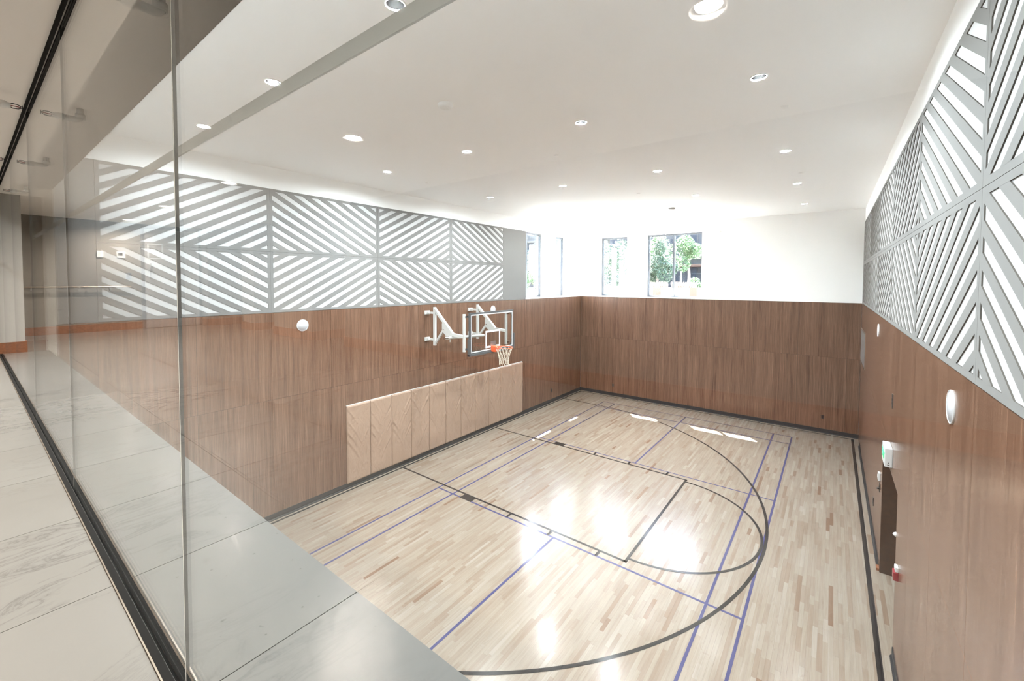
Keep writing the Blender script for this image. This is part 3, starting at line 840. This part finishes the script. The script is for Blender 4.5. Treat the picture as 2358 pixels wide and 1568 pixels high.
def text_mesh(txt,size,mat,name,ext=.002):
    cu=bpy.data.curves.new(name,'FONT'); cu.body=txt; cu.size=size; cu.align_x='CENTER'; cu.align_y='CENTER'; cu.extrude=ext
    o=bpy.data.objects.new(name,cu); COL.objects.link(o)
    dg=bpy.context.evaluated_depsgraph_get(); me=bpy.data.meshes.new_from_object(o.evaluated_get(dg))
    bpy.data.objects.remove(o); me.materials.clear(); me.materials.append(mat); me.name=name
    for p_ in me.polygons: p_.material_index=0
    return link(bpy.data.objects.new(name,me))
# exit sign over the door recess: white box standing off the wall, green letters on its face
ex=empty('exit_sign',(W-.02,-8.62,2.18),'white exit sign box with green letters above the door recess','exit sign')
mb=MB(); mb.box(W-.105,W-.02,-8.99,-8.62,2.235,2.50); sub(mb.build('housing',white_plastic,bevel=.012),ex)
o=text_mesh('EXIT',.17,green_glow,'lettering'); o.rotation_euler=(math.pi/2,0,-math.pi/2); o.location=(W-.107,-8.805,2.365); sub(o,ex)
o=MB(); o.box(W-.075,W-.050,-8.9915,-8.988,2.262,2.272); sub(o.build('indicator_lamp',dark_plate),ex)
o=MB(); o.box(W-.065,W-.058,-8.9915,-8.988,2.285,2.305); sub(o.build('test_button',dark_plate),ex)
# light switch, key switch, alarm by the door
sw=empty('light_switch',(W-.02,-7.30,1.45),'white switch box beside the far side of the door recess','switch')
sub(MB().prism(rect(-7.34,-7.24,1.43,1.56),mapC,.02,.05,0,0).build('box',white_plastic,bevel=.004),sw)
sub(MB().prism(rect(-7.31,-7.27,1.47,1.52),mapC,.05,.056,0,0).build('rocker',white_plastic),sw)
ks_=empty('key_switch',(W-.02,-7.33,1.28),'dark key switch plate under the white switch box','switch')
sub(MB().prism(rect(-7.36,-7.28,1.24,1.38),mapC,.02,.03,0,0).build('plate',dark_plate),ks_)
mb=MB(); mb.lathe([(0,0),(.018,0),(.018,-.03),(0,-.03)],12,axis='x',c=(W-.03,-7.33,1.30)); sub(mb.build('lock',dark_plate),ks_)
al=empty('fire_alarm',(W-.02,-9.92,1.2),'red and white fire alarm beside the near edge of the door recess','alarm')
sub(MB().prism(rect(-9.98,-9.86,1.17,1.27),mapC,.02,.07,0,0).build('body',red_plastic,bevel=.01),al)
sub(MB().prism(rect(-9.97,-9.87,1.275,1.335),mapC,.02,.055,0,0).build('strobe',white_plastic,bevel=.012),al)

# ------------------------------------------------------------------ downlights
def downlight(x,y,z,r,label,group,watt,col,lampr,lz=.006,dep=.15):
    e=empty('downlight',(x,y,z),label,'downlight',group)
    MB().lathe([(r,.0),(r*1.02,-.006),(r*1.22,-.004),(r*1.25,.0)],36).build('trim_ring',trim_white,e)
    MB().lathe([(r,.0),(r*.95,.05),(r*.80,dep)],36).build('reflector',reflector,e)
    MB().lathe([(r*.80,dep),(r*.80,dep+.003),(0,dep+.003)],24).build('lamp_holder',trim_white,e)
    if watt<=0: return e
    ld=bpy.data.lights.new('lamp','AREA'); ld.shape='DISK'; ld.size=lampr*2; ld.energy=watt; ld.color=col
    lo=bpy.data.objects.new('lamp',ld); COL.objects.link(lo); lo.parent=e; lo.location=(0,0,lz)
    return e
rown=['row nearest the glass','second row from the glass','middle row','second row from the far wall','row nearest the far wall']
coln=['nearest the left wall','left of centre','right of centre','nearest the right wall']
for j,y in enumerate(GY):
    for i,x in enumerate(GX):
        downlight(x,y,HC,.075,'recessed gym ceiling downlight, %s, %s'%(rown[j],coln[i]),'gym ceiling downlights',GYM_W[j],(.85,.945,1.),.07)
for i,x in enumerate(CXS):
    downlight(x,CYL,ZC2,.078,'warm corridor downlight reflected in the glass, %s from the far end'%ORD[i],'corridor downlights',COR_W*(.4 if i==0 else 1.),(1.,.90,.80),.06,.02)

# small round things on the gym ceiling
sm=empty('smoke_detector',(4.90,-13.08,HC),'round white smoke detector on the ceiling close to the glass','smoke detector')
MB().lathe([(.0,-.045),(.07,-.044),(.085,-.036),(.098,-.02),(.10,0)],36).build('body',trim_white,sm)
MB().lathe([(.0,-.052),(.016,-.052),(.02,-.044)],16,c=(.035,0.02,0)).build('sensor',trim_white,sm)
sm=empty('smoke_detector',(4.92,-3.57,HC),'small smoke detector on the ceiling toward the far wall','smoke detector')
MB().lathe([(.0,-.045),(.07,-.044),(.085,-.036),(.098,-.02),(.10,0)],36).build('body',plain('detector_grey',(.45,.45,.45),.5),sm)
MB().lathe([(.0,-.052),(.016,-.052),(.02,-.044)],16,c=(.035,0.02,0)).build('sensor',trim_white,sm)
for (x,y,lab) in((8.31,-10.37,'flat sprinkler cover near the right wall in mid room'),(8.28,-6.26,'flat sprinkler cover near the right wall toward the far end'),(4.89,-6.29,'flat sprinkler cover in the middle toward the far end'),(1.47,-10.32,'flat sprinkler cover near the left wall'),(4.9,-10.34,'flat sprinkler cover at mid ceiling')):
    MBc=MB().lathe([(0,-.008),(.042,-.008),(.046,-.002),(.046,0)],24,c=(x,y,HC)); tag(MBc.build('sprinkler_cover',trim_white),'%s of the gym ceiling'%lab if 'ceiling' not in lab else lab,'sprinkler cover','flat sprinkler covers')

# ------------------------------------------------------------------ corridor sprinklers beside the glass
for n,x in enumerate((8.55,6.42,4.33,2.27,.05)):
    e=empty('window_sprinkler',(x,-16.84,ZC2),'white piped sprinkler pointing at the corridor glass, %s from the far end'%ORD[4-n],'sprinkler','piped sprinklers along the glass')
    zz=-.085
    mb=MB(); mb.tube([(0,0,.0),(0,0,zz+.02),(0,.008,zz+.006),(0,.022,zz),(0,.10,zz)],.021,14); mb.build('pipe',pipe_white,e)
    MB().lathe([(.021,-.02),(.029,-.02),(.029,.014),(.021,.014)],16,c=(0,0,zz+.03)).build('elbow_collar',pipe_white,e)
    mb=MB(); mb.lathe([(.0,.09),(.026,.09),(.026,.125),(.018,.135),(.018,.15),(.0,.15)],16,axis='y',c=(0,0,zz)); mb.build('reducer',pipe_white,e)
    mb=MB()
    for s_ in(-1,1): mb.tube([(0,.15,zz+s_*.010),(0,.160,zz+s_*.016),(0,.185,zz+s_*.014),(0,.20,zz+s_*.004)],.003,6)
    mb.lathe([(0,.203),(.016,.203),(.016,.206),(0,.206)],14,axis='y',c=(0,0,zz)); mb.build('head',dark_seal,e)
    mb=MB(); mb.tube([(0,.15,zz),(0,.198,zz)],.003,6); mb.build('bulb',red_plastic,e)

# ------------------------------------------------------------------ corridor end wall fittings (reflected)
dr2=empty('door_2',(XE,-19.36,ZF),'grey corridor door with pull handle and notice, seen reflected in the glass','door'); dr2['kind']='structure'
mb=MB(); mb.box(XE,XE+.03,-19.96,-18.80,ZF,ZF+2.36); sub(mb.build('frame',dark_finish),dr2)
mb=MB(); mb.box(XE+.03,XE+.045,-19.90,-18.86,ZF+.01,ZF+2.30); sub(mb.build('leaf',door_grey),dr2)
mb=MB(); mb.box(XE+.045,XE+.052,-19.19,-18.91,ZF+1.61,ZF+1.96); sub(mb.build('notice_frame',white_plastic),dr2)
mb=MB(); mb.box(XE+.052,XE+.054,-19.17,-18.93,ZF+1.63,ZF+1.94); sub(mb.build('notice',door_grey),dr2)
mb=MB(); mb.tube([(XE+.045,-18.95,ZF+1.16),(XE+.10,-18.95,ZF+1.16),(XE+.10,-18.95,ZF+1.50),(XE+.045,-18.95,ZF+1.50)],.012,8); sub(mb.build('pull_handle',chrome),dr2)
hr=empty('handrail',(XE,-17.8,ZF+.96),'slim wall handrail on the corridor end wall, seen reflected','handrail')
mb=MB(); mb.tube([(XE+.07,-16.95,ZF+.965),(XE+.07,-18.60,ZF+.965)],.019,10); sub(mb.build('rail',brass),hr)
for y in(-17.1,-18.25): 
    mb=MB(); mb.tube([(XE+.0,y,ZF+.90),(XE+.06,y,ZF+.91),(XE+.07,y,ZF+.95)],.010,8); sub(mb.build('bracket',steel),hr)
def wbox(name,y0,y1,z0,z1,t,mat,label,cat,inner=None):
    e=empty(name,(XE,(y0+y1)/2,z0),label,cat)
    mb=MB(); mb.box(XE,XE+t,y0,y1,z0,z1); sub(mb.build('case',mat,bevel=.004),e)
    if inner:
        mb=MB(); mb.box(XE+t,XE+t+.002,y0+.04,y1-.02,z0+.05,z1-.03); sub(mb.build('display',inner),e)
wbox('wall_sensor',-18.16,-18.06,5.34,5.48,.03,white_plastic,'small white sensor box on the corridor end wall','sensor',white_enamel)
wbox('thermostat',-18.52,-18.38,5.34,5.48,.03,white_plastic,'white thermostat with dark display on the corridor end wall','thermostat',dark_plate)
wbox('card_reader',-18.62,-18.53,4.87,5.01,.03,alu,'grey card reader beside the corridor door','card reader',dark_plate)
e=empty('exit_sign',(2.0,-20.3,ZC2),'green exit sign hanging from the corridor ceiling, seen reflected','exit sign')
mb=MB(); mb.box(1.86,2.14,-20.56,-20.53,ZC2-.26,ZC2-.03); sub(mb.build('panel',green_glow),e)
o=text_mesh('EXIT',.12,white_plastic,'lettering'); o.rotation_euler=(math.pi/2,0,math.pi); o.location=(2.0,-20.528,ZC2-.145); sub(o,e)
mb=MB(); mb.box(1.9,2.1,-20.57,-20.52,ZC2-.03,ZC2); sub(mb.build('mount',white_plastic),e)

# ------------------------------------------------------------------ outside
terrace=plain('terrace_paving',(.46,.455,.44),.8,var=.1,bscale=3)
GZ=4.02
mb=MB(); mb.box(-70,70,T+.005,80,GZ-.3,GZ); mb.box(-70,-T-.005,-15.5,T+.005,GZ-.3,GZ)
tag(mb.build('terrace',terrace),'pale paved terrace outside the gym windows','ground',kind='structure')
leafs=[]
for nm,c1,c2 in(('foliage_dark',(.010,.026,.012),(.025,.055,.020)),('foliage_bright',(.018,.05,.012),(.045,.09,.02)),('foliage_silver',(.028,.048,.034),(.06,.085,.065)),('foliage_pale',(.20,.15,.13),(.34,.27,.22))):
    mt,nt,bb=new_mat(nm); p_=scaled_pos(nt,(6,6,6)); n_=noise(nt,p_,1.,3.)
    nt.links.new(ramp(nt,n_,[(.3,c1),(.7,c2)]),bb.inputs['Base Color']); bb.inputs['Roughness'].default_value=.6
    leafs.append(mt)
bark=plain('bark',(.12,.09,.07),.9,var=.3,bscale=20)
def foliage(center,rx,ry,rz,n,size,mat,name,parent,rnd,shell=.35):
    mb=MB()
    blobs=[(Vector((rnd.gauss(0,.45),rnd.gauss(0,.45),rnd.gauss(0,.45))),rnd.uniform(.3,.55)) for _ in range(9)]
    for k in range(n):
        bc,br=rnd.choice(blobs)
        d=Vector((rnd.gauss(0,1),rnd.gauss(0,1),rnd.gauss(0,1))).normalized()*(br*(1-shell*rnd.random()))
        q=bc+d
        P=Vector((center[0]+q.x*rx,center[1]+q.y*ry,center[2]+q.z*rz))
        a=Vector((rnd.gauss(0,1),rnd.gauss(0,1),rnd.gauss(0,.7))).normalized(); c_=a.orthogonal().normalized()
        s_=size*rnd.uniform(.6,1.3)
        mb.add([P-a*s_,P+c_*s_*.45,P+a*s_,P-c_*s_*.45],[(0,1,2,3)])
    o=mb.build(name,mat,None,fix=False); return sub(o,parent)
def tree(x,y,h,cz,rx,rz,n,mat,label,cat='tree',seed=1,size=.065):
    rnd=random.Random(seed); e=empty('tree' if cat=='tree' else 'shrub',(x,y,GZ),label,cat)
    mb=MB(); mb.tube([(x,y,GZ),(x+.04,y,GZ+h*.35),(x-.03,y+.02,cz)],[.09*h/3,.07*h/3,.03*h/3],8)
    for k in range(5):
        t=rnd.uniform(0,6.28); mb.tube([(x,y,cz-.4*rz),(x+math.cos(t)*rx*.5,y+math.sin(t)*rx*.5,cz+.2*rz)],[.03*h/3,.01],6)
    sub(mb.build('trunk',bark),e)
    foliage((x,y,cz),rx,rx,rz,int(n*2.6),size,mat,'crown',e,rnd)
tree(-1.9,8.0,2.6,5.9,1.35,1.7,2600,leafs[0],'dark leafy tree outside the narrow far window',seed=3)
tree(-1.6,12.4,3.6,7.0,1.5,1.6,2200,leafs[1],'bright green tree behind the narrow far window',seed=5)
tree(-1.35,5.2,1.2,4.85,.6,.5,1200,leafs[2],'silvery olive shrub behind the white planter',cat='shrub',seed=6)
tree(.72,8.0,2.8,5.75,.95,1.35,3200,leafs[0],'dense dark tree left in the wide far window',seed=7)
tree(1.95,10.0,3.4,6.55,1.0,1.1,1900,leafs[1],'slim young tree right in the wide far window',seed=8)
tree(4.2,4.4,1.0,4.55,.55,.55,700,leafs[1],'bright green shrub at the right end of the planters',cat='shrub',seed=9,size=.055)
tree(-7.5,6.6,1.3,4.75,.9,.8,1300,leafs[1],'low bright shrub outside the left wall window',cat='shrub',seed=10,size=.06)
tree(-8.2,9.0,2.6,6.3,1.3,1.5,1900,leafs[2],'silvery tree outside the left wall window',seed=12)
tree(-5.0,6.9,1.2,4.9,.8,.7,1000,leafs[0],'dark shrub outside the left window nearest the corner',cat='shrub',seed=13,size=.06)
# planters
planter_white=plain('planter_white',(.12,.112,.105),.7); planter_brown=plain('planter_brown',(.045,.022,.013),.7); soil=plain('soil',(.05,.035,.025),.95)
def planter(x0,x1,y0,y1,z1,label,bands=()):
    e=empty('planter',((x0+x1)/2,(y0+y1)/2,GZ),label,'planter','planters on the terrace')
    mb=MB(); t=.06
    mb.box(x0,x1,y0,y0+t,GZ,z1); mb.box(x0,x1,y1-t,y1,GZ,z1); mb.box(x0,x0+t,y0+t,y1-t,GZ,z1); mb.box(x1-t,x1,y0+t,y1-t,GZ,z1)
    sub(mb.build('box',planter_white),e)
    mb=MB(); mb.box(x0+t,x1-t,y0+t,y1-t,GZ,z1-.08); sub(mb.build('soil',soil),e)
    for a,c_ in bands:
        mb=MB(); mb.box(a,c_,y0-.02,y0,GZ,z1-.005); sub(mb.build('corner_block',planter_brown),e)
planter(-.9,.86,3.0,3.7,4.62,'white planter box outside the narrow far window')
planter(1.55,4.12,3.0,3.7,4.585,'long white planter with brown corner blocks outside the wide far window',((2.18,2.54),(3.80,4.12)))
rnd=random.Random(21)
for i,(a,c_) in enumerate(((1.75,2.72),(2.98,3.95))):
    e=empty('planting',((a+c_)/2,3.35,4.5),'pale feathery plants in the %s half of the long planter'%('left','right')[i],'plant')
    mb=MB()
    for k in range(260):
        x=rnd.uniform(a,c_); y=rnd.uniform(3.1,3.6); t=rnd.uniform(0,6.28); l=rnd.uniform(.18,.40); s_=.012
        ax=Vector((math.cos(t)*.35,math.sin(t)*.35,1)).normalized()*l; sdv=Vector((-math.sin(t),math.cos(t),0))*s_
        P=Vector((x,y,4.50)); mb.add([P-sdv,P+sdv,P+ax*.7+sdv*1.6,P+ax,P+ax*.7-sdv*1.6],[(0,1,2,3,4)])
    sub(mb.build('leaves',leafs[3],fix=False),e)
ps=empty('bollard_post',(2.33,7.,GZ),'dark slim post between the planter and the trees','post')
mb=MB(); mb.box(2.29,2.37,6.96,7.04,GZ,5.42); sub(mb.build('shaft',dark_seal,bevel=.01),ps)
mb=MB(); mb.box(2.27,2.39,6.94,7.06,GZ,GZ+.03); sub(mb.build('foot',dark_seal),ps)
# buildings beyond
bwall=plain('facade_grey',(.026,.028,.032),.8,spec=.2); bglass=plain('facade_glass',(.008,.012,.02),.3,spec=.1); bwood=plain('facade_orange',(.045,.022,.013),.7,spec=.2)
def building(x0,x1,y0,y1,z1,label,facade,nw,nf,fh=3.2,z0=GZ,canopy=False):
    e=empty('apartment_building',((x0+x1)/2,(y0+y1)/2,z0),label,'building')
    mb=MB(); mb.box(x0,x1,y0,y1,z0,z1); sub(mb.build('wall',bwall),e)
    for f in range(nf):
        zz=z0+.7+f*fh
        for k in range(nw):
            mb=MB()
            if facade=='y':
                a=x0+(x1-x0)*(k+.18)/nw; c_=x0+(x1-x0)*(k+.82)/nw
                mb.box(a,c_,y0-.06,y0+.02,zz,zz+1.9)
                w_=mb.build('window',bwall); sub(w_,e)
                g=MB(); g.box(a+.1,(a+c_)/2-.05,y0-.09,y0-.06,zz+.1,zz+1.8); g.box((a+c_)/2+.05,c_-.1,y0-.09,y0-.06,zz+.1,zz+1.8)
            else:
                a=y0+(y1-y0)*(k+.18)/nw; c_=y0+(y1-y0)*(k+.82)/nw
                mb.box(x1-.02,x1+.06,a,c_,zz,zz+1.9)
                w_=mb.build('window',bwall); sub(w_,e)
                g=MB(); g.box(x1+.06,x1+.09,a+.1,(a+c_)/2-.05,zz+.1,zz+1.8); g.box(x1+.06,x1+.09,(a+c_)/2+.05,c_-.1,zz+.1,zz+1.8)
            go=g.build('pane',bglass); go.parent=w_
        mb=MB()
        if facade=='y': mb.box(x0-.2,x1+.2,y0-.9,y0,zz-.55,zz-.35)
        else: mb.box(x1,x1+.9,y0-.2,y1+.2,zz-.55,zz-.35)
        sub(mb.build('floor_slab',bwall),e)
    if canopy:
        mb=MB(); mb.box(x0,x1,y0-2.2,y0,GZ+2.35,GZ+2.6); sub(mb.build('canopy',bwood),e)
building(-12,8,30,42,24,'pale apartment block with orange canopy beyond the terrace trees','y',12,6,canopy=True)
building(-34,-14,34,46,27,'pale apartment block farther left behind the tree','y',12,7)
building(-58,-36,28,60,24,'white apartment block seen through the left wall window','x',16,6)
